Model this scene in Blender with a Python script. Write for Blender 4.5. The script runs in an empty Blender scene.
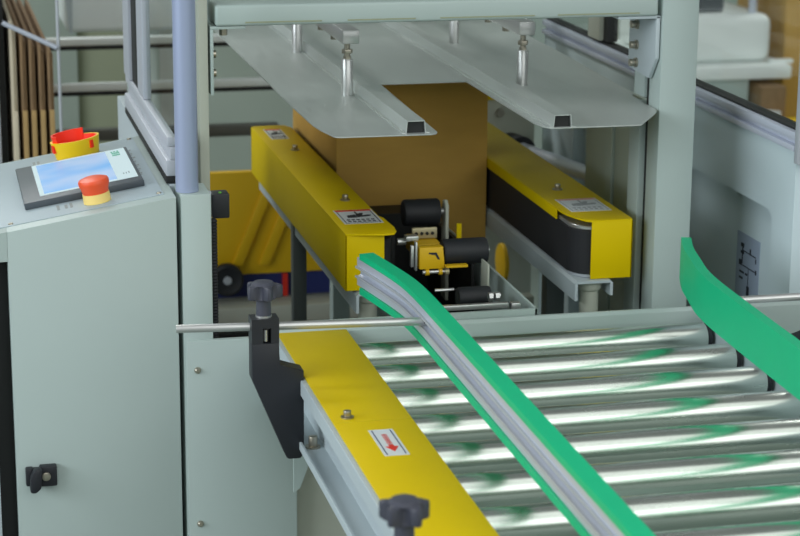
import bpy, bmesh, math, random
from mathutils import Vector, Matrix
random.seed(7)
S = bpy.context.scene
COL = S.collection
R = math.radians

# ------------------------------------------------------------------ materials
def lin(c):
    return tuple((v / 12.92 if v <= .04045 else ((v + .055) / 1.055) ** 2.4) for v in (x / 255 for x in c))

def mat(name, rgb, rough=.5, metal=0.0, spec=.5, noise=0.0, nscale=30.0, stretch=(1, 1, 1), bump=0.0, emit=0.0, coat=0.0, rnoise=0.0):
    m = bpy.data.materials.new(name); m.use_nodes = True
    nt = m.node_tree; b = nt.nodes['Principled BSDF']
    c = lin(rgb) + (1,)
    b.inputs['Base Color'].default_value = c
    b.inputs['Roughness'].default_value = rough
    b.inputs['Metallic'].default_value = metal
    b.inputs['Specular IOR Level'].default_value = spec
    b.inputs['Coat Weight'].default_value = coat
    if emit:
        b.inputs['Emission Color'].default_value = c
        b.inputs['Emission Strength'].default_value = emit
    if noise or bump or rnoise:
        tc = nt.nodes.new('ShaderNodeTexCoord'); mp = nt.nodes.new('ShaderNodeMapping')
        mp.inputs['Scale'].default_value = stretch
        nz = nt.nodes.new('ShaderNodeTexNoise'); nz.inputs['Scale'].default_value = nscale
        nz.inputs['Detail'].default_value = 5
        nt.links.new(tc.outputs['Object'], mp.inputs['Vector']); nt.links.new(mp.outputs['Vector'], nz.inputs['Vector'])
        if noise:
            rp = nt.nodes.new('ShaderNodeValToRGB')
            rp.color_ramp.elements[0].position = .3; rp.color_ramp.elements[1].position = .7
            rp.color_ramp.elements[0].color = tuple(max(0, v * (1 - noise)) for v in c[:3]) + (1,)
            rp.color_ramp.elements[1].color = tuple(min(1, v * (1 + noise)) for v in c[:3]) + (1,)
            nt.links.new(nz.outputs['Fac'], rp.inputs['Fac']); nt.links.new(rp.outputs['Color'], b.inputs['Base Color'])
        if rnoise:
            mr = nt.nodes.new('ShaderNodeMapRange')
            mr.inputs['From Min'].default_value = .3; mr.inputs['From Max'].default_value = .7
            mr.inputs['To Min'].default_value = max(.02, rough - rnoise); mr.inputs['To Max'].default_value = rough + rnoise
            nt.links.new(nz.outputs['Fac'], mr.inputs['Value']); nt.links.new(mr.outputs['Result'], b.inputs['Roughness'])
        if bump:
            bp = nt.nodes.new('ShaderNodeBump'); bp.inputs['Strength'].default_value = bump; bp.inputs['Distance'].default_value = .002
            nt.links.new(nz.outputs['Fac'], bp.inputs['Height']); nt.links.new(bp.outputs['Normal'], b.inputs['Normal'])
    return m

M = {}
M['paint'] = mat('light_grey_paint', (172, 187, 183), .45, noise=.02, nscale=6)
M['paint_cool'] = mat('cool_grey_paint', (180, 192, 196), .45)
M['paint_warm'] = mat('warm_grey_paint', (178, 182, 168), .5)
M['plate'] = mat('brushed_steel_plate', (190, 196, 192), .42, .45, noise=.05, nscale=10, stretch=(12, 1, 12), rnoise=.06)
M['tube'] = mat('anodised_tube', (160, 172, 200), .4, .25)
M['enc'] = mat('enclosure_grey_paint', (192, 208, 212), .45)
M['topp'] = mat('console_plate_paint', (168, 184, 190), .45)
M['alu'] = mat('aluminium_profile', (200, 206, 220), .36, .25)
M['alu_dull'] = mat('dull_aluminium', (184, 189, 196), .5, .2)
M['chrome'] = mat('zinc_roller_steel', (220, 228, 219), .26, 1.0, noise=.04, nscale=14, stretch=(1, 5, 5), rnoise=.02)
M['steel'] = mat('bright_steel', (205, 206, 204), .33, .75)
M['nickel'] = mat('dull_nickel_bolt', (176, 170, 155), .32, .9)
M['yellow'] = mat('yellow_powder_coat', (220, 191, 0), .5, spec=.12, noise=.03, nscale=8)
M['yellow_dk'] = mat('mustard_paint', (222, 178, 12), .5)
M['black'] = mat('black_rubber', (30, 32, 36), .6, bump=.1, nscale=200)
M['belt'] = mat('black_belt', (28, 29, 33), .7)
M['blackp'] = mat('black_plastic', (40, 42, 47), .45, spec=.35)
M['knob'] = mat('grey_black_plastic', (66, 68, 80), .5)
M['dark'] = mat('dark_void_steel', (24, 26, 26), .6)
M['green'] = mat('green_wear_strip', (8, 192, 134), .45, spec=.35, noise=.02, nscale=20)
M['red'] = mat('emergency_red', (240, 88, 44), .4)
M['redp'] = mat('bright_red_plastic', (255, 48, 6), .4)
M['ylwp'] = mat('yellow_plastic', (248, 208, 22), .4)
M['ylwpale'] = mat('pale_yellow_plastic', (246, 216, 128), .5)
M['bezel'] = mat('dark_grey_bezel', (72, 80, 86), .45)
M['white'] = mat('white_sticker', (214, 220, 222), .5)
M['sgrey'] = mat('pale_blue_sticker', (150, 164, 182), .5)
M['ink'] = mat('black_ink', (34, 38, 48), .6)
M['navy'] = mat('navy_ink', (58, 72, 104), .6)
M['glare_ink'] = mat('glare_washed_ink', (150, 156, 160), .5)  # print lightened to paint in the glare on the right-hand sticker
M['pink'] = mat('glare_washed_red', (206, 150, 140), .5)  # red of the same sticker, paled by painted glare
M['redink'] = mat('red_ink', (214, 44, 26), .6)
M['card'] = mat('brown_cardboard', (198, 156, 74), .8, noise=.06, nscale=8, stretch=(1, 1, 4))
M['card_side'] = mat('kraft_cardboard_edge', (138, 112, 82), .85, noise=.25, nscale=60, stretch=(6, 6, .4))
M['card_lt'] = mat('light_kraft_cardboard', (176, 146, 96), .85, noise=.1, nscale=20)
M['card_white'] = mat('pale_cardboard', (206, 194, 170), .85, noise=.06, nscale=12)
M['floor'] = mat('grey_green_epoxy', (112, 126, 118), .35, noise=.06, nscale=1.5)
M['wallm'] = mat('hall_wall_paint', (150, 166, 158), .7, noise=.04, nscale=1)
M['cab'] = mat('sage_machine_paint', (172, 184, 172), .5, noise=.03, nscale=3)
M['olive'] = mat('olive_machine_paint', (150, 156, 130), .5)
M['rail'] = mat('white_rail_paint', (240, 246, 244), .4)
M['blue'] = mat('blue_paint', (34, 44, 104), .5)
M['tan'] = mat('beige_metal', (186, 176, 140), .4, .4)

def glass(name, tint, alpha):
    m = bpy.data.materials.new(name); m.use_nodes = True
    nt = m.node_tree; nt.nodes.clear()
    o = nt.nodes.new('ShaderNodeOutputMaterial'); mx = nt.nodes.new('ShaderNodeMixShader')
    t = nt.nodes.new('ShaderNodeBsdfTransparent'); g = nt.nodes.new('ShaderNodeBsdfGlossy')
    t.inputs['Color'].default_value = tint + (1,); g.inputs['Roughness'].default_value = .03
    mx.inputs['Fac'].default_value = alpha
    nt.links.new(t.outputs[0], mx.inputs[1]); nt.links.new(g.outputs[0], mx.inputs[2]); nt.links.new(mx.outputs[0], o.inputs['Surface'])
    return m
M['glass'] = glass('clear_acrylic_pane', (.93, .95, .94), .06)

def screen_mat():
    m = bpy.data.materials.new('lit_blue_display'); m.use_nodes = True
    nt = m.node_tree; b = nt.nodes['Principled BSDF']
    tc = nt.nodes.new('ShaderNodeTexCoord'); nz = nt.nodes.new('ShaderNodeTexNoise'); nz.inputs['Scale'].default_value = 9
    mp = nt.nodes.new('ShaderNodeMapping'); mp.inputs['Scale'].default_value = (1, 1.3, 1)
    rp = nt.nodes.new('ShaderNodeValToRGB')
    rp.color_ramp.elements[0].position = .35; rp.color_ramp.elements[1].position = .7
    rp.color_ramp.elements[0].color = lin((112, 170, 228)) + (1,); rp.color_ramp.elements[1].color = lin((176, 196, 228)) + (1,)
    nt.links.new(tc.outputs['Object'], mp.inputs[0]); nt.links.new(mp.outputs[0], nz.inputs['Vector'])
    nt.links.new(nz.outputs['Fac'], rp.inputs[0]); nt.links.new(rp.outputs[0], b.inputs['Base Color'])
    nt.links.new(rp.outputs[0], b.inputs['Emission Color']); b.inputs['Emission Strength'].default_value = .28
    b.inputs['Roughness'].default_value = .25
    return m
M['screen'] = screen_mat()
M['screen_white'] = mat('lit_white_display', (200, 218, 222), .3, emit=.2)

# ------------------------------------------------------------------ mesh builder
LOC = {}
class MB:
    def __init__(s): s.bm = bmesh.new()
    def _bev(s, verts, b, seg=2):
        if b:
            es = list({e for v in verts for e in v.link_edges})
            bmesh.ops.bevel(s.bm, geom=es, offset=b, segments=seg, profile=.5, affect='EDGES')
    def box(s, x0, x1, y0, y1, z0, z1, b=0, seg=2):
        r = bmesh.ops.create_cube(s.bm, size=1)
        for v in r['verts']:
            v.co = Vector(((x0 + x1) / 2 + v.co.x * (x1 - x0), (y0 + y1) / 2 + v.co.y * (y1 - y0), (z0 + z1) / 2 + v.co.z * (z1 - z0)))
        s._bev(r['verts'], b, seg); return s
    def prism(s, pts, axis, a, b_, bev=0, seg=2):
        # pts: 2-D outline; axis 'x' -> (y,z), 'y' -> (x,z), 'z' -> (x,y)
        def P(p, t):
            return {'x': (t, p[0], p[1]), 'y': (p[0], t, p[1]), 'z': (p[0], p[1], t)}[axis]
        A = [s.bm.verts.new(P(p, a)) for p in pts]; B = [s.bm.verts.new(P(p, b_)) for p in pts]
        n = len(pts)
        s.bm.faces.new(A); s.bm.faces.new(B[::-1])
        for i in range(n): s.bm.faces.new((A[i], B[i], B[(i + 1) % n], A[(i + 1) % n]))
        s._bev(A + B, bev, seg); return s
    def cyl(s, p0, p1, r0, r1=None, n=24, cap=True, b=0):
        r1 = r0 if r1 is None else r1
        p0 = Vector(p0); p1 = Vector(p1); d = (p1 - p0)
        q = d.to_track_quat('Z', 'Y')
        A = []; B = []
        for i in range(n):
            t = 2 * math.pi * i / n; c = Vector((math.cos(t), math.sin(t), 0))
            A.append(s.bm.verts.new(p0 + q @ (c * r0))); B.append(s.bm.verts.new(p1 + q @ (c * r1)))
        for i in range(n): s.bm.faces.new((A[i], A[(i + 1) % n], B[(i + 1) % n], B[i]))
        if cap: s.bm.faces.new(A[::-1]); s.bm.faces.new(B)
        if b:
            es = [e for e in s.bm.edges if (e.verts[0] in A and e.verts[1] in A) or (e.verts[0] in B and e.verts[1] in B)]
            bmesh.ops.bevel(s.bm, geom=es, offset=b, segments=2, profile=.5, affect='EDGES')
        return s
    def lathe(s, prof, base=(0, 0, 0), axis=(0, 0, 1), n=32):
        q = Vector(axis).to_track_quat('Z', 'Y'); base = Vector(base); rings = []
        for (r, z) in prof:
            if r < 1e-6: rings.append([s.bm.verts.new(base + q @ Vector((0, 0, z)))])
            else: rings.append([s.bm.verts.new(base + q @ Vector((r * math.cos(2 * math.pi * i / n), r * math.sin(2 * math.pi * i / n), z))) for i in range(n)])
        for a, b in zip(rings, rings[1:]):
            for i in range(n):
                j = (i + 1) % n
                if len(a) == 1: s.bm.faces.new((a[0], b[i], b[j])) if len(b) > 1 else None
                elif len(b) == 1: s.bm.faces.new((a[i], a[j], b[0]))
                else: s.bm.faces.new((a[i], a[j], b[j], b[i]))
        return s
    def sweep(s, path, prof):
        # path: plan points (x,y); prof: (offset to the right of the path direction, z)
        rings = []
        n = len(path)
        for i, p in enumerate(path):
            a = Vector(path[max(i - 1, 0)]); b = Vector(path[min(i + 1, n - 1)])
            d = (b - a).normalized(); nr = Vector((d.y, -d.x))
            rings.append([s.bm.verts.new((p[0] + nr.x * o, p[1] + nr.y * o, z)) for (o, z) in prof])
        m = len(prof)
        for A, B in zip(rings, rings[1:]):
            for k in range(m): s.bm.faces.new((A[k], A[(k + 1) % m], B[(k + 1) % m], B[k]))
        s.bm.faces.new(rings[0][::-1]); s.bm.faces.new(rings[-1]); return s
    def tube(s, pts, r, n=12):
        P = [Vector(p) for p in pts]; rings = []
        for i, p in enumerate(P):
            d = (P[min(i + 1, len(P) - 1)] - P[max(i - 1, 0)]).normalized()
            q = d.to_track_quat('Z', 'Y')
            rings.append([s.bm.verts.new(p + q @ Vector((r * math.cos(2 * math.pi * k / n), r * math.sin(2 * math.pi * k / n), 0))) for k in range(n)])
        for A, B in zip(rings, rings[1:]):
            for k in range(n): s.bm.faces.new((A[k], A[(k + 1) % n], B[(k + 1) % n], B[k]))
        s.bm.faces.new(rings[0][::-1]); s.bm.faces.new(rings[-1]); return s
    def xf(s, mtx): bmesh.ops.transform(s.bm, matrix=mtx, verts=s.bm.verts[:]); return s
    def build(s, name, m, parent=None, loc=None, label=None, smooth=35):
        bm = s.bm
        bmesh.ops.recalc_face_normals(bm, faces=bm.faces[:])
        org = Vector(LOC[parent.name]) if parent is not None else Vector(loc or (0, 0, 0))
        bmesh.ops.translate(bm, vec=-org, verts=bm.verts[:])
        me = bpy.data.meshes.new(name); bm.to_mesh(me); bm.free()
        me.polygons.foreach_set('use_smooth', [True] * len(me.polygons))
        me.set_sharp_from_angle(angle=R(smooth))
        me.materials.append(M[m] if isinstance(m, str) else m)
        o = bpy.data.objects.new(name, me); COL.objects.link(o)
        if parent is not None: o.parent = parent
        else: o.location = org
        LOC[o.name] = tuple(org)
        if label: o['label'] = label
        return o

def thing(name, label, cat, loc, group=None):
    o = bpy.data.objects.new(name, None); COL.objects.link(o)
    o.location = loc; o.empty_display_size = .05; LOC[o.name] = tuple(loc)
    o['label'] = label; o['category'] = cat
    if group: o['group'] = group
    return o
def tag(o, label, cat, group=None):
    o['label'] = label; o['category'] = cat
    if group: o['group'] = group
    return o
def structure(o): o['kind'] = 'structure'; return o
def copy_tree(o, parent=None, mirror=None):
    c = o.copy(); COL.objects.link(c); LOC[c.name] = LOC[o.name]
    if parent is not None: c.parent = parent
    for ch in [k for k in bpy.data.objects if k.parent == o]: copy_tree(ch, c)
    return c

def bolt(parent, x, y, z, r=.0045, h=.007, washer=.0075, m='nickel'):
    b = MB().cyl((x, y, z), (x, y, z + .0016), washer, n=20)
    b.cyl((x, y, z + .0016), (x, y, z + .0016 + h), r, n=16, b=.0008)
    b.build('bolt', m, parent)

# ------------------------------------------------------------------ the setting
structure(MB().box(-3, 6.5, -3.5, 9.5, -.05, 0).build('floor', 'floor'))
structure(MB().box(-3, 6.5, 9.5, 9.6, 0, 4.2).build('wall_back', 'wallm'))

YF = 2.53
# ------------------------------------------------------------------ machine frame
fr = thing('carton_sealer', 'light grey steel machine frame with two posts and a crossbeam over the conveyor end', 'machine frame', (.65, 2.6, 0))
b = MB().box(.3105, .349, YF + .0005, 2.60, 0, .897, .002); b.build('corner_post', 'paint', fr)
MB().box(.3538, .3664, 2.664, 2.73, 0, 1.75, .001).build('upper_post', 'paint_warm', fr)
MB().box(.9925, 1.0456, 2.66, 2.705, 0, 1.75, .002).build('right_post', 'paint', fr)
MB().box(.9905, 1.0456, 2.732, 2.775, 0, .955, .002).build('inner_post', 'paint', fr)
MB().box(.9955, 1.0456, 2.732, 2.775, .965, 1.75, .002).build('inner_post', 'paint', fr)
MB().box(1.000, 1.0456, 2.7052, 2.7318, 0, 1.75).build('gap_shade_strip', 'dark', fr)  # dark strip colouring in the shaded gap between the posts
cb = MB().box(.3764, .9862, 2.66, 2.765, 1.0904, 1.1183, .004, 3).build('crossbeam', 'paint', fr)
for x0, x1 in ((.4153, .5173), (.552, .6445), (.6782, .8096), (.8422, .9589)):
    MB().box(x0, x1, 2.6594, 2.662, 1.0943, 1.0962).build('slot', 'olive', cb)
# front beam below the guides
MB().prism([(YF - .008, .655), (YF - .008, .709), (YF - .005, .7135), (YF, .7135), (YF, .655)], 'x', .4, 1.6, .0006).build('front_beam', 'paint', fr)
lp = MB().box(.3125, .456, YF - .006, YF + .004, .02, .706, .0015).build('lower_panel', 'paint', fr)
for z in (.667, .4564):
    MB().lathe([(0, .004), (.0025, .0038), (.0042, .002), (.0045, 0)], (.327, YF - .006, z), (0, -1, 0), 16).build('screw', 'nickel', lp)
MB().box(.456, .943, 2.546, 2.552, .02, .59).build('apron_panel', 'paint_warm', fr)
# side wall strip the left guard door stands on
MB().box(.3048, .3262, 2.602, 3.29, 0, .896, .0015).build('side_panel', 'paint_cool', fr)
# rear posts and an unseen cover, added to keep the interior dark
MB().box(.367, .40, 3.72, 3.76, 0, 1.75).build('rear_post', 'paint', fr)
MB().box(1.095, 1.13, 3.72, 3.76, 0, 1.75).build('rear_post', 'paint', fr)
MB().box(.367, 1.13, 3.66, 3.70, 1.06, 1.12).build('rear_crossbeam', 'paint', fr)
MB().box(.30, 1.14, 2.61, 3.76, 1.70, 1.75).build('shade_cover', 'paint', fr)
# corner brackets
k = MB().box(.3696, .3738, 2.664, 2.735, .9995, 1.0862, .0008)
k.box(.3696, .4164, 2.664, 2.755, 1.0862, 1.0901, .0008)
k = k.build('corner_bracket', 'paint', fr)
MB().cyl((.391, 2.692, 1.0862), (.391, 2.692, 1.075), .0055, n=6).build('bolt', 'nickel', k)
for z in (1.051, 1.0258): MB().cyl((.3738, 2.686, z), (.3795, 2.686, z), .0052, n=16).build('bolt', 'nickel', k)
k = MB().prism([(2.664, 1.0899), (2.664, 1.031), (2.689, 1.000), (2.774, 1.0037), (2.774, 1.0899)], 'x', .985, .991, .0012)
k.box(.93, .991, 2.664, 2.76, 1.0862, 1.0901, .0008)
k = k.build('corner_bracket', 'paint_cool', fr)
for z in (1.0689, 1.040, 1.0148):
    q = MB().cyl((.985, 2.738, z), (.982, 2.738, z), .0068, n=20); q.cyl((.982, 2.738, z), (.974, 2.738, z), .0053, n=16, b=.0008); q.build('bolt', 'nickel', k)

# aluminium corner tube
t = MB().lathe([(0, .8975), (.0145, .8975), (.0145, 1.69), (0, 1.69)], (.3215, 2.5525, 0), n=40)
tag(t.build('corner_tube', 'tube', loc=(0, 0, 0)), 'round pale aluminium tube standing upright on the console corner', 'tube')

# ------------------------------------------------------------------ control console
con = thing('control_console', 'light grey control console with a sloped top carrying the touch screen', 'control cabinet', (.2, 2.74, 0))
SL = .169
pz = lambda x: .895 - SL * (.304 - x)
b = MB().prism([(.093, 0), (.3045, 0), (.3045, pz(.3045)), (.093, pz(.093))], 'y', YF, 2.95, .0012)
b.build('body', 'paint', con)
b = MB().prism([(-.25, .8215), (.0931, .8215), (.0931, pz(.0931)), (-.25, pz(-.25))], 'y', YF, 2.95)
b.build('header', 'paint', con)
MB().box(-.25, .072, YF + .004, 2.95, 0, .8215, .001).build('side_column', 'paint_cool', con)
MB().box(.072, .093, 2.56, 2.95, 0, .8215).build('slot', 'dark', con)
slope = math.atan(SL)
def onpanel(x, y, h=0.0): return Vector((x, y, pz(x))) + Vector((-math.sin(slope), 0, math.cos(slope))) * h
def ppatch(mb, x0, x1, y0, y1, h0, h1, bev=0):
    t = MB(); t.box(x0, x1, y0, y1, h0, h1, bev)
    # map local (x,y,h) onto the sloped top
    for v in t.bm.verts: v.co = onpanel(v.co.x, v.co.y, v.co.z)
    me = bpy.data.meshes.new('t'); t.bm.to_mesh(me); t.bm.free(); mb.bm.from_mesh(me); bpy.data.meshes.remove(me); return mb
tp = ppatch(MB(), -.2, .2925, 2.556, 2.94, 0, .0012, .0004).build('top_plate', 'topp', con)
for x, y in ((.287, 2.563), (.287, 2.932), (.1, 2.563)):
    MB().lathe([(0, .0022), (.003, .0018), (.0034, 0)], onpanel(x, y, .001), (-math.sin(slope), 0, math.cos(slope)), 12).build('screw', 'nickel', tp)
pr = MB()
for i in range(7):
    y = 2.86 - i * .026
    ppatch(pr, .2755, .2765 + random.uniform(.004, .007), y, y - .007, .0012, .0015)
    ppatch(pr, .2745, .2795, y - .012, y - .016, .0012, .0015)
for x0 in (.160, .170, .1765): ppatch(pr, x0, x0 + .0035, 2.585, 2.605 + random.uniform(0, .012), .0012, .0015)
for x0 in (.147, .153): ppatch(pr, x0, x0 + .0035, 2.86, 2.905, .0012, .0015)
pr.build('lettering', mat('faded_grey_print', (142, 150, 150), .6), tp)
la = MB().box(.104, .1135, YF - .012, YF, .527, .551, .002).box(.1215, .1435, YF - .012, YF, .5255, .553, .002)
la = la.box(.11, .125, YF - .01, YF, .530, .549).build('latch', 'blackp', con, label='black quarter-turn latch')
MB().prism([(.1085, .522), (.116, .5215), (.1225, .5275), (.1245, .5525), (.1175, .555), (.1115, .549), (.1085, .540)], 'y', YF - .026, YF - .012, .003).build('wing', 'blackp', la)
MB().cyl((.1295, YF - .012, .540), (.1295, YF - .0155, .540), .0058, n=24, b=.001).build('keyhole_cap', 'nickel', la)

# touch screen
ts = thing('touch_screen', 'dark framed touch screen with a lit blue display on the sloped console', 'touch screen', tuple(onpanel(.197, 2.73, .0012)))
ppatch(MB(), .1215, .2755, 2.620, 2.843, .0014, .0105, .0015).build('bezel', 'bezel', ts)
ppatch(MB(), .1435, .2710, 2.6435, 2.8375, .0105, .0110).build('display', 'screen_white', ts)
ppatch(MB(), .1495, .2445, 2.651, 2.831, .0110, .0113).build('display_picture', 'screen', ts)
g = ppatch(MB(), .2520, .2625, 2.794, 2.8015, .0110, .0113); ppatch(g, .2520, .2625, 2.806, 2.814, .0110, .0113)
for i in range(3): ppatch(g, .2515 + i * .004, .2540 + i * .004, 2.817, 2.824, .0110, .0113)
g.build('logo', mat('logo_teal', (92, 176, 150), .5), ts)
g = MB()
for i in range(3): ppatch(g, .2545 + i * .0035, .2560 + i * .0035, 2.671, 2.678 + random.uniform(0, .01), .0110, .0113)
g.build('lettering', mat('pale_print', (150, 168, 172), .6), ts)

# emergency stop
nrm = (-math.sin(slope), 0, math.cos(slope))
es = thing('emergency_stop_button', 'orange-red mushroom emergency stop button on a pale yellow collar in front of the touch screen', 'button', tuple(onpanel(.2112, 2.588, .0012)))
o = onpanel(.2112, 2.588, .0015)
MB().lathe([(0, 0), (.0178, 0), (.0172, .012), (0, .012)], o, nrm, 36).build('collar', 'ylwpale', es)
MB().lathe([(0, .0122), (.0165, .0122), (.0176, .018), (.0196, .0235), (.0198, .0275), (.0185, .0300), (.0120, .0322), (0, .0328)], o, nrm, 36).build('mushroom_cap', 'red', es)

# yellow and red guard collar
gc = thing('emergency_stop_shroud', 'open yellow and red plastic shroud at the far edge of the console top', 'button guard', tuple(onpanel(.2105, 2.893, .0012)))
o = onpanel(.2105, 2.893, .0015)
q = Vector(nrm).to_track_quat('Z', 'X')
qz = Matrix.Rotation(-slope, 3, 'Y')
def ring(rb, rt, h0, fh, a0, a1, th, n=48):
    mb = MB(); V = []
    for i in range(n + 1):
        a = a0 + (a1 - a0) * i / n; h = fh(a)
        row = []
        for (rr, hh) in ((rb, h0), (rt, h), (rt - th, h), (rb - th, h0)):
            row.append(mb.bm.verts.new(o + qz @ Vector((rr * math.cos(a), .72 * rr * math.sin(a), hh))))
        V.append(row)
    for A, B in zip(V, V[1:]):
        for j in range(4): mb.bm.faces.new((A[j], A[(j + 1) % 4], B[(j + 1) % 4], B[j]))
    mb.bm.faces.new(V[0][::-1]); mb.bm.faces.new(V[-1]); return mb
band = ring(.0305, .0350, 0, lambda a: .025, 0, 2 * math.pi, .003).build('yellow_band', 'ylwp', gc)
ring(.0275, .0318, .004, lambda a: .0248, 0, 2 * math.pi, .002).build('inner_ring', 'redp', gc)
ring(.0280, .0322, .006, lambda a: .034, R(62), R(215), .0025).build('tall_lip', 'redp', gc)
for a in (R(202), R(-52)):
    s_ = MB(); c = o + qz @ Vector((.0338 * math.cos(a), .72 * .0338 * math.sin(a), .0165))
    s_.box(-.0025, .0025, -.002, .002, -.0055, .0055); s_.xf(Matrix.Translation(c) @ qz.to_4x4() @ Matrix.Rotation(a + R(90), 4, 'Z'))
    s_.build('slot', 'redp', band)

# ------------------------------------------------------------------ left guard door
gd = thing('guard_door', 'aluminium framed clear guard door standing behind the touch screen console', 'guard door', (.315, 2.86, .8965))
MB().box(.3012, .3155, 2.604, 3.13, .8965, .9065, .0008).build('gap_shade_strip', 'dark', gd)  # dark strip painted as the black gap under the bottom rail
b = MB().box(.301, .3155, 2.602, 3.13, .9065, .928, .002).box(.307, .3155, 2.602, 3.13, .928, .945, .001).box(.303, .3155, 2.602, 3.13, .945, .958, .002)
b.build('bottom_rail', 'alu_dull', gd)
MB().box(.301, .3155, 3.055, 3.13, .958, 1.68, .002).build('stile', 'alu_dull', gd)
MB().box(.306, .3145, 2.962, 3.055, .958, 1.68, .001).build('gasket', 'dark', gd)
MB().box(.304, .3155, 2.885, 2.962, .958, 1.68, .002).build('inner_stile', 'alu_dull', gd)
MB().box(.310, .3135, 2.602, 2.885, .958, 1.68).build('pane', 'glass', gd)

# ------------------------------------------------------------------ right enclosure
en = thing('side_enclosure', 'light grey side enclosure with a recessed panel and a long window right of the post', 'machine enclosure', (1.17, 3.1, 0))
XE = 1.143
ol = [(YF + .001, 0), (YF + .001, .921), (3.69, .921), (3.69, 0), (3.5, 0), (3.5, .823)]
for i in range(7):
    a = math.pi / 2 + math.pi / 2 * i / 6; ol.append((2.616 + .014 * math.cos(a), .809 + .014 * math.sin(a)))
ol.append((2.602, 0))
b = MB().prism(ol, 'x', XE, 1.20, .001)
b.build('front_frame', 'enc', en)
MB().box(1.163, 1.19, 2.6025, 3.4995, 0, .8225).build('recessed_panel', 'enc', en)
b = MB().box(1.137, 1.175, YF, 3.69, .921, .929, .001).box(1.145, 1.175, YF, 3.69, .929, .936, .001).box(1.138, 1.175, YF, 3.69, .936, .947, .002)
b.build('window_rail', 'alu', en)
MB().box(1.146, 1.166, YF, 3.69, .947, .950).build('gasket', 'dark', en)
MB().box(1.153, 1.157, YF, 3.69, .950, 1.68).build('pane', 'glass', en)
b = MB().box(1.138, 1.175, YF - .014, YF, .905, 1.68, .002); b.build('end_stile', 'alu_dull', en)
MB().box(1.138, 1.175, 3.36, 3.42, .953, 1.68, .002).build('stile', 'paint_warm', en)
MB().box(1.147, 1.165, 3.34, 3.36, .953, 1.68).build('stile_gasket', 'dark', en)
st = MB().box(1.1622, 1.163, 2.682, 2.766, .655, .757).build('sticker', 'sgrey', en, label='pale blue paper label with a line diagram')
dg = MB()
def mark(y0, y1, z0, z1): dg.box(1.1617, 1.1622, y0, y1, z0, z1)
mark(2.742, 2.745, .712, .742); mark(2.739, 2.750, .736, .742); mark(2.738, 2.750, .726, .730)
mark(2.694, 2.742, .7305, .7320); mark(2.690, 2.742, .7085, .7100); mark(2.744, 2.755, .708, .716)
mark(2.713, 2.717, .730, .739); mark(2.692, 2.695, .722, .729); mark(2.690, 2.694, .706, .713)
mark(2.7185, 2.7195, .665, .710); mark(2.714, 2.723, .664, .682); mark(2.735, 2.752, .697, .700); mark(2.739, 2.752, .688, .691); mark(2.722, 2.730, .697, .700)
dg.build('diagram', 'ink', st)

# ------------------------------------------------------------------ hold-down plate
hd = thing('hold_down_plate', 'grey steel hold-down plate with two raised ribs hanging above the cardboard box', 'press plate', (.76, 3.1, .96))
out = [(.502, 3.70), (.4985, 2.80), (.5005, 2.64), (.5045, 2.60), (.5115, 2.558), (.5145, 2.552), (.521, 2.549), (.640, 2.547), (.6475, 2.552), (.651, 2.562), (.660, 2.946), (.793, 2.948),
       (.793, 2.600), (.797, 2.572), (.804, 2.561), (.812, 2.558), (.922, 2.557), (.931, 2.559), (.980, 2.640), (.9885, 2.658), (.9908, 2.67), (.9908, 2.72), (.9940, 2.745), (.9945, 2.78), (1.004, 2.80), (1.019, 3.20), (1.030, 3.70)]
MB().prism(out, 'z', .9585, .9602, .0004, 1).build('sheet', 'plate', hd)
def rib(x0, x1, y0):
    t = .0012; z0, z1 = .9602, .9755; s = .0015
    o1 = [(x0 - .006, z0), (x0, z0), (x0 + s, z1), (x1 - s, z1), (x1, z0), (x1 + .006, z0), (x1 + .006, z0 + t), (x1 + t, z0 + t), (x1 - s + t * .6, z1 + t), (x0 + s - t * .6, z1 + t), (x0 - t, z0 + t), (x0 - .006, z0 + t)]
    r_ = MB().prism(o1, 'y', y0, 3.60).build('rib', 'plate', hd)
    MB().box(x0 + s, x1 - s, y0 + .004, y0 + .006, z0, z1).build('hollow_shade', 'dark', r_)  # dark sheet painting the shade inside the open rib end
rib(.6085, .6335, 2.556); rib(.8095, .8335, 2.561)
for x, y in ((.593, 2.861), (.865, 2.898), (.597, 3.281), (.874, 3.333)):
    r_ = MB().lathe([(0, .9602), (.0085, .9602), (.0085, 1.0105), (.0075, 1.0125), (0, 1.0125)], (x, y, 0), n=24).build('rod', 'steel', hd)
    n_ = MB().cyl((x, y, 1.0125), (x, y, 1.0165), .0055, n=6); n_.cyl((x, y, 1.0165), (x, y, 1.036), .0042, n=16); n_.cyl((x, y, 1.020), (x, y, 1.0265), .0078, n=6, b=.0008)
    n_.build('lock_nut', 'nickel', r_)
for x, y in ((.5945, 2.842), (.866, 2.88)):
    hb = MB().box(x - .0125, x + .0125, y, 3.6592, 1.036, 1.056, .002).build('hanger_bar', 'steel', hd)
    for j in range(2): MB().cyl((x - .004, y + .10 + j * .10, 1.036), (x - .004, y + .10 + j * .10, 1.029), .0055, n=6).build('bolt', 'nickel', hb)

# ------------------------------------------------------------------ cardboard box
bx = thing('cardboard_box', 'brown cardboard box standing between the two yellow belt drives', 'box', (.757, 3.32, .66))
MB().box(.632, .8795, 3.134, 3.52, .6605, .952, .0015).build('carton', 'card', bx)
MB().box(.6319, .8796, 3.1335, 3.30, .9521, .9545, .0006).build('flap', 'card', bx)
MB().box(.6319, .8796, 3.303, 3.5205, .9521, .9545, .0006).build('flap', 'card', bx)

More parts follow.
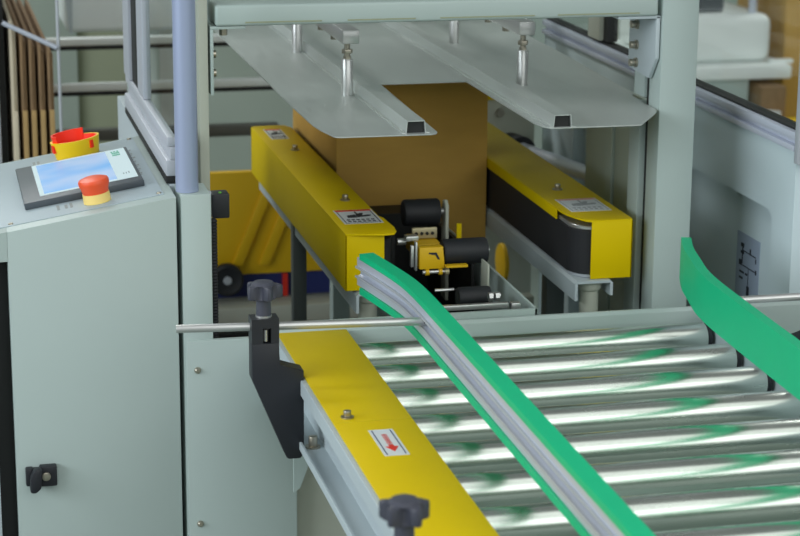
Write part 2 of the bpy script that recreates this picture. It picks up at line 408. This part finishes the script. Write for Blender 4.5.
# ------------------------------------------------------------------ side belt drives
def sticker(parent, x0, x1, y0, y1, z, ink='ink', red='redink'):
    s_ = MB().box(x0, x1, y0, y1, z, z + .0003).build('sticker', 'white', parent, label='white warning sticker')
    a = z + .0003; c = z + .0006
    p = MB().box(x0 + .002, x1 - .002, y1 - .010, y1 - .002, a, c); p.build('red_band', red, s_)
    w, h = x1 - x0, y1 - y0
    p = MB()
    p.box(x0 + .003, x0 + .0042, y0 + .004, y1 - .012, a, c); p.box(x1 - .0042, x1 - .003, y0 + .004, y1 - .012, a, c); p.box(x0 + .003, x1 - .003, y0 + .003, y0 + .0045, a, c)
    p.prism([(x0 + w * .22, y0 + h * .42), (x0 + w * .46, y0 + h * .42), (x0 + w * .46, y0 + h * .64), (x0 + w * .24, y0 + h * .58)], 'z', a, c)
    p.prism([(x0 + w * .47, y0 + h * .44), (x0 + w * .82, y0 + h * .50), (x0 + w * .86, y0 + h * .58), (x0 + w * .78, y0 + h * .60), (x0 + w * .62, y0 + h * .56), (x0 + w * .70, y0 + h * .72), (x0 + w * .62, y0 + h * .74), (x0 + w * .47, y0 + h * .62)], 'z', a, c)
    p.prism([(x0 + w * .50, y0 + h * .66), (x0 + w * .55, y0 + h * .66), (x0 + w * .53, y0 + h * .84), (x0 + w * .49, y0 + h * .84)], 'z', a, c)
    for i in range(6):
        for j in range(2): p.box(x0 + w * (.14 + i * .125), x0 + w * (.22 + i * .125), y0 + h * (.12 + j * .12), y0 + h * (.18 + j * .12), a, c)
    p.build('lettering', ink, s_)

lb = thing('side_belt_drive', 'yellow covered side belt drive left of the cardboard box', 'belt drive', (.59, 3.08, 0), 'side belt drives')
top = [(.5525, 2.678), (.604, 2.668), (.6195, 2.670), (.6255, 2.684), (.6275, 2.705), (.6255, 2.766), (.6205, 2.775), (.6205, 3.47), (.612, 3.494), (.56, 3.494), (.5525, 3.485)]
c = MB().prism(top, 'z', .7975, .800, .0006)
c.box(.5525, .5555, 2.678, 3.488, .719, .7985, .001).box(.5525, .6075, 2.678, 2.681, .719, .7985, .001).box(.5525, .612, 3.485, 3.488, .719, .7985)
c.build('cover', 'yellow', lb)
def belt_loop(x0, x1, y0, y1, z0, z1):
    r = (x1 - x0) / 2; cx = (x0 + x1) / 2; pts = []
    for i in range(13): a = math.pi + math.pi * i / 12; pts.append((cx + r * math.cos(a), y0 + r + r * math.sin(a)))
    for i in range(13): a = math.pi * i / 12; pts.append((cx + r * math.cos(a), y1 - r + r * math.sin(a)))
    return MB().prism(pts, 'z', z0, z1, .001, 1)
belt_loop(.566, .624, 2.685, 3.47, .723, .786).build('belt', 'belt', lb)
def channel(x0, x1, y0, y1, z0, z1, t=.004):
    return MB().prism([(x0, z0), (x0, z1 - .004), (x0 + .004, z1), (x1 - .004, z1), (x1, z1 - .004), (x1, z0 + .006), (x1 - t, z0 + .006), (x1 - t, z1 - t), (x0 + t, z1 - t), (x0 + t, z0)], 'y', y0, y1)
channel(.566, .618, 2.668, 3.49, .689, .7175).build('channel', 'paint_cool', lb)
f_ = MB().lathe([(0, .7135), (.0175, .7135), (.0175, .702), (.015, .698), (.0135, .697), (.0135, 0), (0, 0)], (.588, 2.697, 0), n=28); f_.build('foot', 'paint_warm', lb)
MB().box(.563, .585, 3.14, 3.162, .012, .7135, .002).build('leg', mat('grey_steel_leg', (92, 100, 100), .5), lb)
MB().box(.54, .616, 3.115, 3.197, 0, .012).build('base_plate', 'alu_dull', lb)
bolt(lb, .595, 2.885, .800); bolt(lb, .5905, 3.27, .800)
sticker(lb, .5635, .6195, 2.735, 2.821, .800); sticker(lb, .5685, .5985, 3.368, 3.458, .800)

rb = thing('side_belt_drive', 'yellow topped side belt drive with a bare black belt right of the cardboard box', 'belt drive', (.92, 3.08, 0), 'side belt drives')
top = [(.8815, 2.748), (.8845, 2.725), (.892, 2.700), (.8985, 2.6845), (.907, 2.679), (.9655, 2.679), (.9675, 2.683), (.9675, 3.494), (.90, 3.494), (.8805, 3.47)]
c = MB().prism(top, 'z', .7995, .802, .0006)
c.box(.9645, .9675, 2.679, 3.49, .717, .8005, .001).box(.9065, .9675, 2.679, 2.682, .717, .8005, .001).box(.8805, .8830, 2.765, 3.47, .786, .8005, .0008)
c.build('cover', 'yellow', rb)
belt_loop(.8835, .955, 2.684, 3.47, .722, .786).build('belt', 'belt', rb)
belt_loop(.886, .953, 2.686, 3.46, .786, .7915).build('guide_plate', 'steel', rb)
belt_loop(.887, .951, 2.688, 3.46, .7165, .722).build('lower_plate', 'alu_dull', rb)
channel(.882, .938, 2.672, 3.49, .688, .7165).build('channel', 'paint_cool', rb)
f_ = MB().lathe([(0, .7125), (.0175, .7125), (.0175, .702), (.015, .698), (.0135, .697), (.0135, 0), (0, 0)], (.911, 2.697, 0), n=28); f_.build('foot', 'paint_warm', rb)
MB().box(.928, .957, 2.95, 2.98, .0, .6875, .002).build('leg', bpy.data.materials['grey_steel_leg'], rb)
bolt(rb, .92, 2.885, .802); sticker(rb, .895, .956, 2.738, 2.82, .802, 'glare_ink', 'pink')

# ------------------------------------------------------------------ taping head
th = thing('taping_head', 'lower taping head with black rubber rollers in front of the cardboard box', 'taping unit', (.71, 2.85, .60))
b = MB().box(.46, .7845, 2.5325, 2.536, .60, .7215).box(.7805, .7845, 2.5325, 3.06, .60, .7215, .0005).box(.636, .640, 2.536, 3.06, .60, .7215)
b.build('tray', 'paint', th)
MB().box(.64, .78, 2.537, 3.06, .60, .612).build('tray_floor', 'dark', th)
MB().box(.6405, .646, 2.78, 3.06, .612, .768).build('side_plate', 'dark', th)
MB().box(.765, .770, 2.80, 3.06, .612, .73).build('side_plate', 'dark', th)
def roll(x0, x1, y, z, r):
    return MB().lathe([(0, 0), (r * .93, 0), (r, .003), (r, x1 - x0 - .003), (r * .93, x1 - x0), (0, x1 - x0)], (x0, y, z), (1, 0, 0), 36)
w = roll(.686, .740, 2.90, .7735, .0198).build('tape_roller', 'black', th)
MB().cyl((.740, 2.90, .7735), (.7475, 2.90, .7735), .005).build('axle', 'steel', w)
w = roll(.700, .764, 2.72, .757, .0185).build('tape_roller', 'black', th)
MB().cyl((.764, 2.72, .757), (.7685, 2.72, .757), .005, n=16, b=.001).build('axle', 'steel', w)
w = roll(.697, .742, 2.62, .7175, .0145).build('tape_roller', 'black', th)
MB().cyl((.742, 2.62, .7175), (.757, 2.62, .7175), .005).build('axle', 'steel', w)
MB().prism([(2.882, .64), (2.912, .64), (2.912, .775), (2.905, .79), (2.894, .792), (2.886, .785)], 'x', .7475, .7525, .001).build('arm', 'paint_warm', th)
MB().box(.7515, .7545, 2.665, 2.70, .70, .750, .001).build('arm', 'paint_warm', th)
hp = MB().box(.676, .713, 2.80, 2.806, .758, .7735, .001).build('mounting_plate', 'tan', th, label='beige steel plate with screw holes')
for x in (.682, .690, .698, .706): MB().cyl((x, 2.80, .7655), (x, 2.7985, .7655), .0024, n=12).build('screw_hole', 'dark', hp)
MB().box(.676, .7125, 2.775, 2.84, .735, .756, .001).build('blade_holder', 'yellow_dk', th)
y_ = MB().prism([(.663, .7385), (.700, .7385), (.697, .752), (.697, .7695), (.663, .7695)], 'y', 2.700, 2.716, .001).build('guard_plate', 'yellow_dk', th, label='yellow blade guard plate')
MB().prism([(.676, .760), (.679, .760), (.680, .759), (.685, .759), (.689, .752), (.692, .752), (.687, .762), (.676, .7625)], 'y', 2.6993, 2.700).build('lettering', 'ink', y_)
MB().box(.699, .730, 2.69, 2.70, .7415, .7445).build('lever', 'yellow_dk', th)
s_ = MB().cyl((.668, 2.703, .7335), (.703, 2.703, .7335), .0028, n=12); s_.build('pin', 'steel', th)
for x0, x1, r in ((.672, .677, .0048), (.691, .696, .0048), (.700, .7055, .0052)):
    MB().cyl((x0, 2.703, .7335), (x1, 2.703, .7335), r, n=16).build('spacer', 'yellow_dk' if r < .005 else 'tan', th)
MB().box(.6515, .656, 2.705, 2.712, .741, .7715, .0008).build('link_plate', 'steel', th)
MB().box(.6575, .6605, 2.703, 2.712, .736, .777, .0008).build('link_plate', 'steel', th)
MB().box(.648, .666, 2.72, 2.735, .7745, .7815, .001).build('link_block', 'steel', th)
MB().cyl((.640, 2.74, .770), (.652, 2.74, .770), .005, n=12).build('spacer', 'steel', th)
MB().cyl((.67, 2.64, .724), (.697, 2.64, .724), .0022, n=10).build('pin', 'steel', th)
MB().box(.645, .752, 2.560, 2.568, .7165, .7235, .0008).build('front_bar', 'steel', th)
for x in (.729, .738):
    MB().cyl((x, 2.578, .728), (x + .005, 2.578, .728), .0065, n=6).build('nut', 'steel', th)
MB().box(.7555, .768, 2.556, 2.568, .714, .7235, .001).build('clamp_block', 'steel', th)
MB().box(.761, .768, 2.87, 2.874, .700, .760).build('tab', 'yellow', th)
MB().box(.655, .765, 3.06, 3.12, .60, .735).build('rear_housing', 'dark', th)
MB().box(.748, .772, 3.05, 3.058, .735, .757).build('blade_cover', 'yellow_dk', th)

bd = thing('box_bed', 'steel roller bed carrying the cardboard box', 'roller bed', (.757, 3.4, 0))
MB().box(.66, .855, 3.14, 3.66, .62, .66).build('bed_plate', 'alu_dull', bd)
for x in (.68, .82): MB().box(x, x + .03, 3.4, 3.43, 0, .62).build('leg', 'paint', bd)

# ------------------------------------------------------------------ roller conveyor
cv = thing('roller_conveyor', 'roller conveyor with shiny zinc rollers and a yellow drive cover in the foreground', 'conveyor', (.75, 1.9, 0))
for i in range(9):
    y = 2.4905 - i * .1
    r_ = MB().lathe([(0, .458), (.019, .458), (.0195, .460), (.0195, 1.0030), (.0185, 1.0050), (0, 1.0050)], (0, y, .681), (1, 0, 0), 48).build('roller', 'chrome', cv)
    MB().lathe([(0, 1.0051), (.0188, 1.0051), (.0188, 1.0105), (0, 1.0105)], (0, y, .681), (1, 0, 0), 32).build('end_bearing', 'blackp', r_)
# left channel, open to the left
Z0, Z1 = .622, .7095
MB().prism([(.4245, Z1), (.456, Z1), (.456, Z0), (.4225, Z0), (.4225, Z0 + .010), (.426, Z0 + .010), (.426, Z0 + .0035), (.4525, Z0 + .0035), (.4525, Z1 - .0035), (.428, Z1 - .0035), (.428, Z1 - .019), (.4245, Z1 - .019)], 'y', 1.3, 2.5205, .0006, 1).build('side_channel', 'paint_cool', cv)
MB().prism([(1.0155, .625), (1.019, .625), (1.019, .716), (1.0575, .716), (1.0575, .64), (1.0625, .64), (1.0625, .7195), (1.0155, .7195)], 'y', 1.3, 2.5205, .0006, 1).build('side_channel', 'paint_cool', cv)
for y in (1.32, 1.95): MB().box(.46, 1.0155, y, y + .03, .622, .65).build('cross_tie', 'paint', cv)
for x in (.465, .98):
    MB().box(x, x + .035, 1.32, 1.355, 0, .622, .002).build('leg', 'paint', cv)
dc = MB().box(.4305, .5215, 1.3, 2.52, .7097, .712, .0008).build('drive_cover', 'yellow', cv, label='long yellow drive cover')
MB().box(.4325, .5195, 2.1505, 2.1512, .7119, .7122).build('seam', mat('yellow_seam', (196, 178, 10), .6), dc)
bolt(cv, .4497, 2.168, .712)
s_ = MB().prism([(.4628, 2.1193), (.4908, 2.1193), (.4908, 2.0333), (.4628, 2.0333)], 'z', .712, .7123).build('sticker', 'white', cv, label='white sticker with a red arrow')
p = MB().box(.4658, .4670, 2.0365, 2.1160, .7123, .7126); p.box(.4866, .4878, 2.0365, 2.1160, .7123, .7126); p.build('border', 'navy', s_)
p = MB().prism([(.4770, 2.0455), (.4845, 2.0620), (.4798, 2.0620), (.4798, 2.069), (.4742, 2.069), (.4742, 2.0620), (.4700, 2.0620)], 'z', .7123, .7126)
for i in range(4):
    y = 2.0715 + i * .0082
    p.box(.4742, .4798, y, y + .0012, .7123, .7126); p.box(.4742, .4798, y + .0045, y + .0057, .7123, .7126); p.box(.4764, .4776, y, y + .0065, .7123, .7126)
    p.box(.4742, .4750, y + .002, y + .0057, .7123, .7126); p.box(.4790, .4798, y + .002, y + .0057, .7123, .7126)
p.build('arrow', 'redink', s_, label='red arrow')
q = MB().cyl((.4385, 2.318, .6255), (.4385, 2.318, .640), .0055, n=16, b=.0008); q.cyl((.4385, 2.318, .6255), (.4385, 2.318, .6275), .009, n=20); q.build('bolt', 'nickel', cv)
MB().prism([(.433, .622), (.452, .622), (.452, .565), (.441, .535), (.433, .530)], 'y', 2.42, 2.424).build('gusset', 'paint', cv)

# ------------------------------------------------------------------ guide rails
def arc(pts, n=6):
    # smooth a plan path by Chaikin corner cutting
    for _ in range(3):
        q = [pts[0]]
        for a, b in zip(pts, pts[1:]):
            q += [(a[0] * .75 + b[0] * .25, a[1] * .75 + b[1] * .25), (a[0] * .25 + b[0] * .75, a[1] * .25 + b[1] * .75)]
        pts = q + [pts[-1]]
    return pts
ZT, ZB = .80, .745
lg = thing('guide_rail', 'green edged guide rail crossing the rollers with its grey slotted back showing', 'guide rail', (.58, 1.9, ZB), 'green guide rails')
path = arc([(.571, 1.2), (.5715, 1.8), (.5735, 2.25), (.5735, 2.40), (.5640, 2.475), (.5485, 2.566)])
W = .0195
MB().sweep(path, [(0, ZT), (W, ZT), (W, ZB), (0, ZB), (0, ZB + .009), (W - .005, ZB + .009), (W - .005, ZT - .0078), (0, ZT - .0078)]).build('wear_strip', 'green', lg)
pa = path[:-1] + [(.5460, 2.580)]
MB().sweep(pa, [(W - .0055, ZT - .008), (.0025, ZT - .008), (.0025, ZT - .021), (.0075, ZT - .0235), (.0075, ZB + .0235), (.0025, ZB + .0215), (.0025, ZB + .0095), (W - .0055, ZB + .0095)]).build('slotted_profile', 'alu', lg)
MB().sweep(pa, [(.0024, ZT - .0195), (-.0005, ZT - .0195), (-.0005, ZT - .022), (.0024, ZT - .022)]).build('slot_lip', 'alu_dull', lg)
MB().sweep(pa, [(.0024, ZB + .0225), (-.0005, ZB + .0225), (-.0005, ZB + .020), (.0024, ZB + .020)]).build('slot_lip', 'alu_dull', lg)

rg = thing('guide_rail', 'green guide rail at the right edge showing only its smooth green face', 'guide rail', (.945, 1.9, ZB), 'green guide rails')
path = arc([(.914, 1.2), (.920, 1.9), (.928, 2.20), (.934, 2.34), (.952, 2.42), (.962, 2.47), (.981, 2.527)])
ZT, ZB = .811, .7545
MB().sweep(path, [(0, ZT), (.0135, ZT), (.0135, ZT - .008), (.005, ZT - .008), (.005, ZB + .009), (.0135, ZB + .009), (.0135, ZB), (0, ZB)]).build('wear_strip', 'green', rg)
MB().sweep(path, [(.0055, ZT - .0085), (.0125, ZT - .0085), (.0125, ZB + .0095), (.0055, ZB + .0095)]).build('profile', 'alu', rg)

# ------------------------------------------------------------------ rods and clamp brackets
def rod(x0, y0, x1, y1, z, label):
    o = thing('support_rod', label, 'rod', ((x0 + x1) / 2, (y0 + y1) / 2, z), 'guide rail support rods')
    MB().cyl((x0, y0, z), (x1, y1, z), .005, n=28, b=.0006).build('shaft', 'steel', o)
    d = (Vector((x1, y1, 0)) - Vector((x0, y0, 0))).normalized()
    e = Vector((x1, y1, z)); MB().cyl(e, e + d * .0012, .0033, n=12).build('end_screw', 'dark', o)
rod(.2795, 2.349, .5755, 2.322, .775, 'bright steel rod reaching from the console across to the left guide rail')
rod(1.32, 2.338, .9500, 2.334, .775, 'bright steel rod behind the right guide rail')

def clamp(label, dx, dy, mirror=False):
    X = (lambda x: 1.49 - x) if mirror else (lambda x: x + dx)
    y0, y1 = 2.322 + dy, 2.347 + dy
    base = (X(.40), (y0 + y1) / 2, .611)
    o = thing('clamp_bracket', label, 'bracket', base, 'black guide rail brackets')
    def PR(mb, pts, a, c_, bev=.001): mb.prism([(X(p[0]), p[1]) for p in pts], 'y', a, c_, bev)
    mb = MB()
    PR(mb, [(.366, .758), (.399, .758), (.399, .730), (.4285, .722), (.4285, .617), (.424, .611), (.410, .611), (.407, .613), (.366, .714)], y0, y1)
    PR(mb, [(.366, .758), (.3795, .758), (.3795, .7885), (.366, .7885)], y0, y1, 0)
    PR(mb, [(.3895, .758), (.399, .758), (.399, .7885), (.3895, .7885)], y0, y1, 0)
    PR(mb, [(.3795, .777), (.3895, .777), (.3895, .7885), (.3795, .7885)], y0, y1, 0)
    PR(mb, [(.3795, .758), (.3895, .758), (.3895, .777), (.3795, .777)], y1 - .005, y1, 0)
    mb.build('body', 'blackp', o)
    cx, cy = X(.3825), (y0 + y1) / 2
    kn = MB(); n = 60; pts = []; ph = .6 if not dy else -.5
    for i in range(n):
        a = 2 * math.pi * i / n; r = .0172 + .0056 * math.cos(5 * a + ph)
        pts.append((cx + r * math.cos(a), cy + r * math.sin(a)))
    kn.prism(pts, 'z', .8115, .8285, .0025)
    kn.lathe([(0, .7905), (.0092, .7905), (.0086, .81), (.0120, .8135), (0, .8135)], (cx, cy, 0), n=28)
    kn.lathe([(.0145, .8283), (.0115, .8315), (0, .8330)], (cx, cy, 0), n=28)
    kn = kn.build('knob', 'knob', o)
    MB().lathe([(0, .7886), (.0098, .7886), (.0098, .7908), (0, .7908)], (cx, cy, 0), n=24).build('washer', 'steel', kn)
    MB().cyl((X(.3835), y0 + .006, .760), (X(.3835), y0 + .006, .774), .0028, n=12).build('clamp_screw', 'steel', o)
clamp('black clamp bracket with a star knob gripping the left steel rod', 0, 0)
clamp('black star knob bracket at the bottom edge beside the yellow conveyor cover', -.0005, -.733)
clamp('black clamp bracket mostly hidden behind the right green guide rail', 0, 0, True)

# ------------------------------------------------------------------ sensor with cable
sn = thing('photo_sensor', 'small black box sensor with a ribbed cable on the left post', 'sensor', (.37, 2.60, .85))
MB().box(.3495, .358, 2.592, 2.60, .838, .886, .001).build('mounting_plate', 'alu_dull', sn)
MB().box(.358, .3805, 2.585, 2.612, .8515, .884, .002).build('housing', 'blackp', sn)
cbm = MB().lathe([(0, .62)] + [p for i in range(56) for p in ((.0052, .62 + i * .0042), (.0040, .62 + i * .0042 + .0021))] + [(0, .8565)], (.3575, 2.575, 0), n=14)
cbm.build('cable', 'belt', sn)
MB().cyl((.369, 2.592, .884), (.369, 2.592, .8855), .002, n=10).build('indicator', mat('green_indicator', (110, 190, 70), .4, emit=.1), sn)

# ------------------------------------------------------------------ background on the left: blank magazine
rk = thing('blank_magazine', 'grey metal magazine rack holding the flat cardboard blanks in the far left corner', 'rack', (.3, 4.2, 0))
MB().box(.105, .138, 3.82, 3.86, 0, 1.15, .002).build('upright', 'alu_dull', rk)
MB().box(.138, .152, 3.86, 4.6, 0, 1.05).build('side_plate', 'dark', rk)
MB().box(.10, .44, 3.86, 4.6, .36, .40).build('shelf', 'alu_dull', rk)
MB().cyl((.147, 3.786, .951), (.243, 3.786, .903), .0045, n=12).build('retaining_bar', 'alu', rk)
MB().cyl((.2465, 3.79, .36), (.2465, 3.79, 1.15), .003, n=10).build('thin_rod', 'alu_dull', rk)
k = MB().box(.25, .98, 4.50, 4.53, .800, .8165, .003).build('cross_rail', 'rail', rk); MB().box(.25, .98, 4.502, 4.53, .800 - .009, .800).build('rail_shadow_strip', 'dark', k)  # dark strip below each white rail paints its shadow line
k = MB().box(.25, .98, 4.50, 4.53, .699, .7155, .003).build('cross_rail', 'rail', rk); MB().box(.25, .98, 4.502, 4.53, .699 - .009, .699).build('rail_shadow_strip', 'dark', k)
MB().box(.25, .78, 4.52, 4.55, .584, .610, .003).build('cross_rail', mat('dark_rail_steel', (96, 98, 92), .5), rk)
MB().box(.95, .98, 4.53, 4.57, 0, .83).build('upright', 'alu_dull', rk)
blanks = [(.1600, 'card_white', .960, 'palest cardboard blank, outermost left of the upright flat blanks'),
          (.1775, 'card_side', .935, 'second brown cardboard blank from the left in the magazine'),
          (.1935, 'card_side', .925, 'third cardboard blank from the left in the magazine'),
          (.2100, 'card_side', .915, 'fourth cardboard blank from the left in the magazine'),
          (.2265, 'card_side', .910, 'rightmost brown cardboard blank, beside the thin upright rod')]
for x, m_, zt, lab in blanks:
    o = thing('cardboard_blank', lab, 'cardboard', (x + .005, 4.2, .4), 'flat cardboard blanks')
    MB().box(x, x + .0055, 3.81, 4.58, .4002, zt - .012, .0006).build('sheet', m_, o)
    MB().box(x + .0060, x + .0105, 3.815, 4.58, .4002, zt - .022, .0006).build('sheet', m_, o)
    MB().box(x + .001, x + .0100, 3.803, 3.8095, .4002, .785, .0006).build('flap', 'card_lt' if m_ != 'card_white' else 'card_white', o)

mb = thing('feeder_housing', 'white machine housing above the far left rails', 'machine', (.42, 4.75, 0))
MB().box(.318, .60, 4.62, 4.95, .812, 1.3, .015, 3).build('housing', 'rail', mb)
MB().prism([(.305, 1.0), (.335, 1.0), (.331, .812), (.326, .812)], 'y', 4.60, 4.61).build('flap', 'paint_cool', mb)
MB().box(.535, .60, 4.7, 4.9, 0, .812).build('pedestal', 'rail', mb)
cbk = thing('machine_cabinet', 'sage green machine cabinet behind the far rails', 'cabinet', (.5, 5.4, 0))
MB().box(-.3, .385, 5.2, 5.6, 0, 1.5, .003).build('body', 'cab', cbk)
MB().box(.386, .70, 5.22, 5.6, 0, 1.5, .003).build('body', 'olive', cbk)
MB().box(.701, 1.5, 5.2, 5.6, 0, 1.5, .003).build('body', 'cab', cbk)

# yellow guarded unit low behind the left belt drive
yu = thing('tape_reel_unit', 'mustard yellow sheet-metal unit low behind the left belt drive', 'machine', (.68, 4.05, 0))
MB().box(.45, .90, 4.0, 4.02, .400, .612, .002).build('guard_plate', 'yellow_dk', yu)
for x in (.59, .645):
    MB().prism([(x, .42), (x + .022, .42), (x + .085, .57), (x + .063, .57)], 'y', 3.99, 4.0, .002).build('diagonal_rib', 'yellow_dk', yu)
wv = MB().lathe([(0, 0), (.030, 0), (.033, .004), (.033, .02), (.028, .024), (.020, .020), (0, .020)], (.578, 3.99, .397), (0, -1, 0), 32).build('wheel', 'black', yu)
MB().lathe([(0, .025), (.008, .024), (.009, .019)], (.578, 3.99, .397), (0, -1, 0), 20).build('hub', 'alu_dull', wv)
MB().box(.45, .92, 4.005, 4.04, .352, .400).build('lower_band', 'blue', yu)
MB().box(.695, .705, 3.995, 4.005, .352, .398).build('red_stripe', 'redink', yu)
MB().box(.45, .95, 3.93, 4.0, .315, .350, .002).build('rail', 'paint_warm', yu)
MB().box(.45, .95, 3.95, 4.3, 0, .29).build('base', 'dark', yu)
MB().tube([(.45, 3.90, .286), (.7, 3.89, .280), (.95, 3.90, .290)], .008).build('cable', 'redink', yu)
MB().tube([(.45, 3.88, .268), (.7, 3.87, .262), (.95, 3.88, .270)], .013).build('cable', 'blue', yu)

yd = thing('yellow_drum', 'small yellow drum low behind the right belt drive', 'drum', (1.03, 3.52, 0))
MB().cyl((1.019, 3.53, .522), (1.027, 3.53, .522), .036, n=28, b=.002).build('rim', 'yellow_dk', yd)
MB().box(1.017, 1.029, 3.52, 3.54, 0, .488).build('stand', 'dark', yd)
MB().box(.955, 1.055, 3.43, 3.46, .465, .482).build('rail', 'paint_warm', yd)
MB().box(.96, .98, 3.44, 3.455, 0, .465).build('post', 'dark', yd)
# interior on the right
ir = thing('idler_shaft', 'dull steel shaft in a black bearing inside the machine right of the box', 'shaft', (1.09, 3.45, .733))
MB().cyl((1.10, 3.18, .745), (1.075, 3.66, .712), .0145, n=28).build('shaft', 'alu', ir)
MB().cyl((1.078, 3.60, .716), (1.075, 3.67, .711), .026, n=28).build('bearing', 'black', ir)
ib = thing('bearing_bracket', 'pale steel bearing bracket with bolts beyond the right belt drive', 'bracket', (1.03, 3.69, 0))
MB().box(.985, 1.125, 3.68, 3.70, 0, .835, .002).build('plate', 'paint_warm', ib)
MB().box(1.022, 1.045, 3.672, 3.68, .80, .828).build('sticker', 'yellow', ib)
for x, z in ((1.055, .775), (1.07, .80)): MB().cyl((x, 3.68, z), (x, 3.668, z), .008, n=6).build('bolt', 'nickel', ib)
MB().box(1.062, 1.068, 2.912, 3.04, 0, .93, .001).build('inner_plate', 'cab', en)
MB().box(1.058, 1.064, 3.044, 3.17, 0, .93, .001).build('inner_plate', 'cab', en)
MB().box(1.068, XE, 2.95, 2.98, .5, .54).build('spacer_bar', 'paint', en)

# hall beyond the right window
def boxthing(name, label, cat, x0, x1, y0, y1, z0, z1, m_, tape=True, group=None):
    o = thing(name, label, cat, ((x0 + x1) / 2, (y0 + y1) / 2, z0), group)
    MB().box(x0, x1, y0, y1, z0, z1, .006).build('carton', m_, o)
    if tape: MB().box((x0 + x1) / 2 - .03, (x0 + x1) / 2 + .03, y0 - .001, y1 + .001, z1 - .08, z1 + .001).build('tape_strip', 'tan', o)
    return o
pb = thing('packing_bench', 'pale packing bench with a low shelf seen through the right window', 'bench', (2.4, 5.75, 0))
MB().box(2.02, 2.455, 5.5, 6.1, .505, .545, .006).build('bench_top', 'rail', pb)
MB().box(2.02, 2.72, 5.38, 6.1, .325, .355, .004).build('shelf', 'paint_warm', pb)
MB().box(2.06, 2.33, 5.52, 5.54, .356, .504).build('back_panel', 'paint', pb)
for x, y in ((2.03, 5.4), (2.66, 5.4), (2.03, 6.04), (2.66, 6.04)): MB().box(x, x + .04, y, y + .04, 0, .325).build('leg', 'paint', pb)
for x in (2.04, 2.40): MB().box(x, x + .03, 6.02, 6.05, .356, .504).build('leg', 'paint', pb)
pm = thing('packing_machine', 'pale grey machine with a rounded hood on the packing bench', 'machine', (2.27, 5.8, .545))
MB().box(2.09, 2.415, 5.56, 6.0, .5455, .685, .03, 4).build('hood', 'rail', pm)
MB().box(2.10, 2.285, 5.62, 5.95, .686, .95, .006).build('motor_box', 'bezel', pm)
MB().cyl((2.365, 5.60, .68), (2.365, 5.60, .98), .012, n=16).build('upright_pipe', 'alu', pm)
MB().box(2.40, 2.47, 5.53, 5.55, .5455, .556).build('latch_bar', 'rail', pm)
boxthing('carton', 'large brown carton standing on the shelf beside the pale machine', 'box', 2.48, 2.72, 5.62, 6.0, .3555, .80, 'card', group='cartons by the packing bench')
boxthing('carton', 'small dark brown carton under the edge of the bench top', 'box', 2.345, 2.425, 5.46, 5.6, .3555, .49, 'card_side', tape=False, group='cartons by the packing bench')
tr = thing('parts_tray', 'yellow tray with a white roll on the bench shelf', 'tray', (2.42, 5.42, .355))
MB().box(2.32, 2.56, 5.385, 5.455, .3555, .40, .004).build('tray', 'ylwp', tr)
tp_ = MB().cyl((2.36, 5.42, .4004), (2.36, 5.42, .425), .03, n=24).build('tape_roll', 'white'); tag(tp_, 'white roll of tape lying on the yellow tray', 'tape roll')
rr = thing('red_reflection_block', 'small red block standing in for a reflection, far off between the crossbeam and the enclosure window', 'cabinet', (2.35, 8.0, 0))  # added red block, stands in for a red reflection
MB().box(2.28, 2.42, 8.0, 8.2, .18, .52, .01).build('reflection_block_body', 'redink', rr); MB().box(2.3, 2.4, 8.05, 8.15, 0, .18).build('stand', 'dark', rr)  # body and stand of the added red reflection block

# ------------------------------------------------------------------ camera
def cam():
    rx, ry, rz = 1.31762082, .00722290816, -.230923467
    m = Matrix.Rotation(rz, 3, 'Z') @ Matrix.Rotation(rx, 3, 'X') @ Matrix.Rotation(ry, 3, 'Z')
    cd = bpy.data.cameras.new('camera'); o = bpy.data.objects.new('camera', cd); COL.objects.link(o)
    o.matrix_world = Matrix.Translation((0, 0, 1.46)) @ m.to_4x4()
    cd.sensor_width = 36; cd.lens = 36 * 2059.39 / 800; cd.clip_start = .05; cd.clip_end = 60
    cd.dof.use_dof = True; cd.dof.focus_distance = 2.62; cd.dof.aperture_fstop = 9
    S.camera = o
cam()

# ------------------------------------------------------------------ light
w = bpy.data.worlds.new('World'); S.world = w; w.use_nodes = True
bg = w.node_tree.nodes['Background']; bg.inputs['Color'].default_value = (.90, .94, .95, 1); bg.inputs['Strength'].default_value = .19
def area(name, loc, rot, sx, sy, e, col=(1, 1, 1)):
    l = bpy.data.lights.new(name, 'AREA'); l.shape = 'RECTANGLE'; l.size = sx; l.size_y = sy; l.energy = e; l.color = col
    o = bpy.data.objects.new(name, l); COL.objects.link(o); o.location = loc; o.rotation_euler = rot
    return o
# rows of hall windows behind the camera and light panels under the hall roof
area('hall_window_light', (3.0, -4.4, 3.4), (R(76), 0, R(14)), 10, 3.8, 190, (.96, 1, .99))
area('hall_window_light', (-4.5, .6, 2.6), (R(80), 0, R(-80)), 5, 2.2, 225, (.88, .95, 1))
for x in (-1.0, 1.2, 3.4, 5.6):
    for y in (-3.6, -2.2, -.8, .6):
        area('ceiling_light_panel', (x, y, 4.4), (0, 0, 0), 2.1, 1.3, 8.5, (.97, 1, .98))
for x, y in ((-1.2, 5.4), (-1.0, 8.0), (6.0, 6.6)):  # unseen fill lights, added to brighten the background
    area('back_fill_light', (x, y, 4.2), (0, 0, 0), 1.5, .6, 110 if x > 2 else 70, (.97, 1, .98))

vs = S.view_settings
vs.view_transform = 'Standard'; vs.look = 'None'; vs.gamma = 1; vs.use_curve_mapping = False; vs.exposure = 0.07
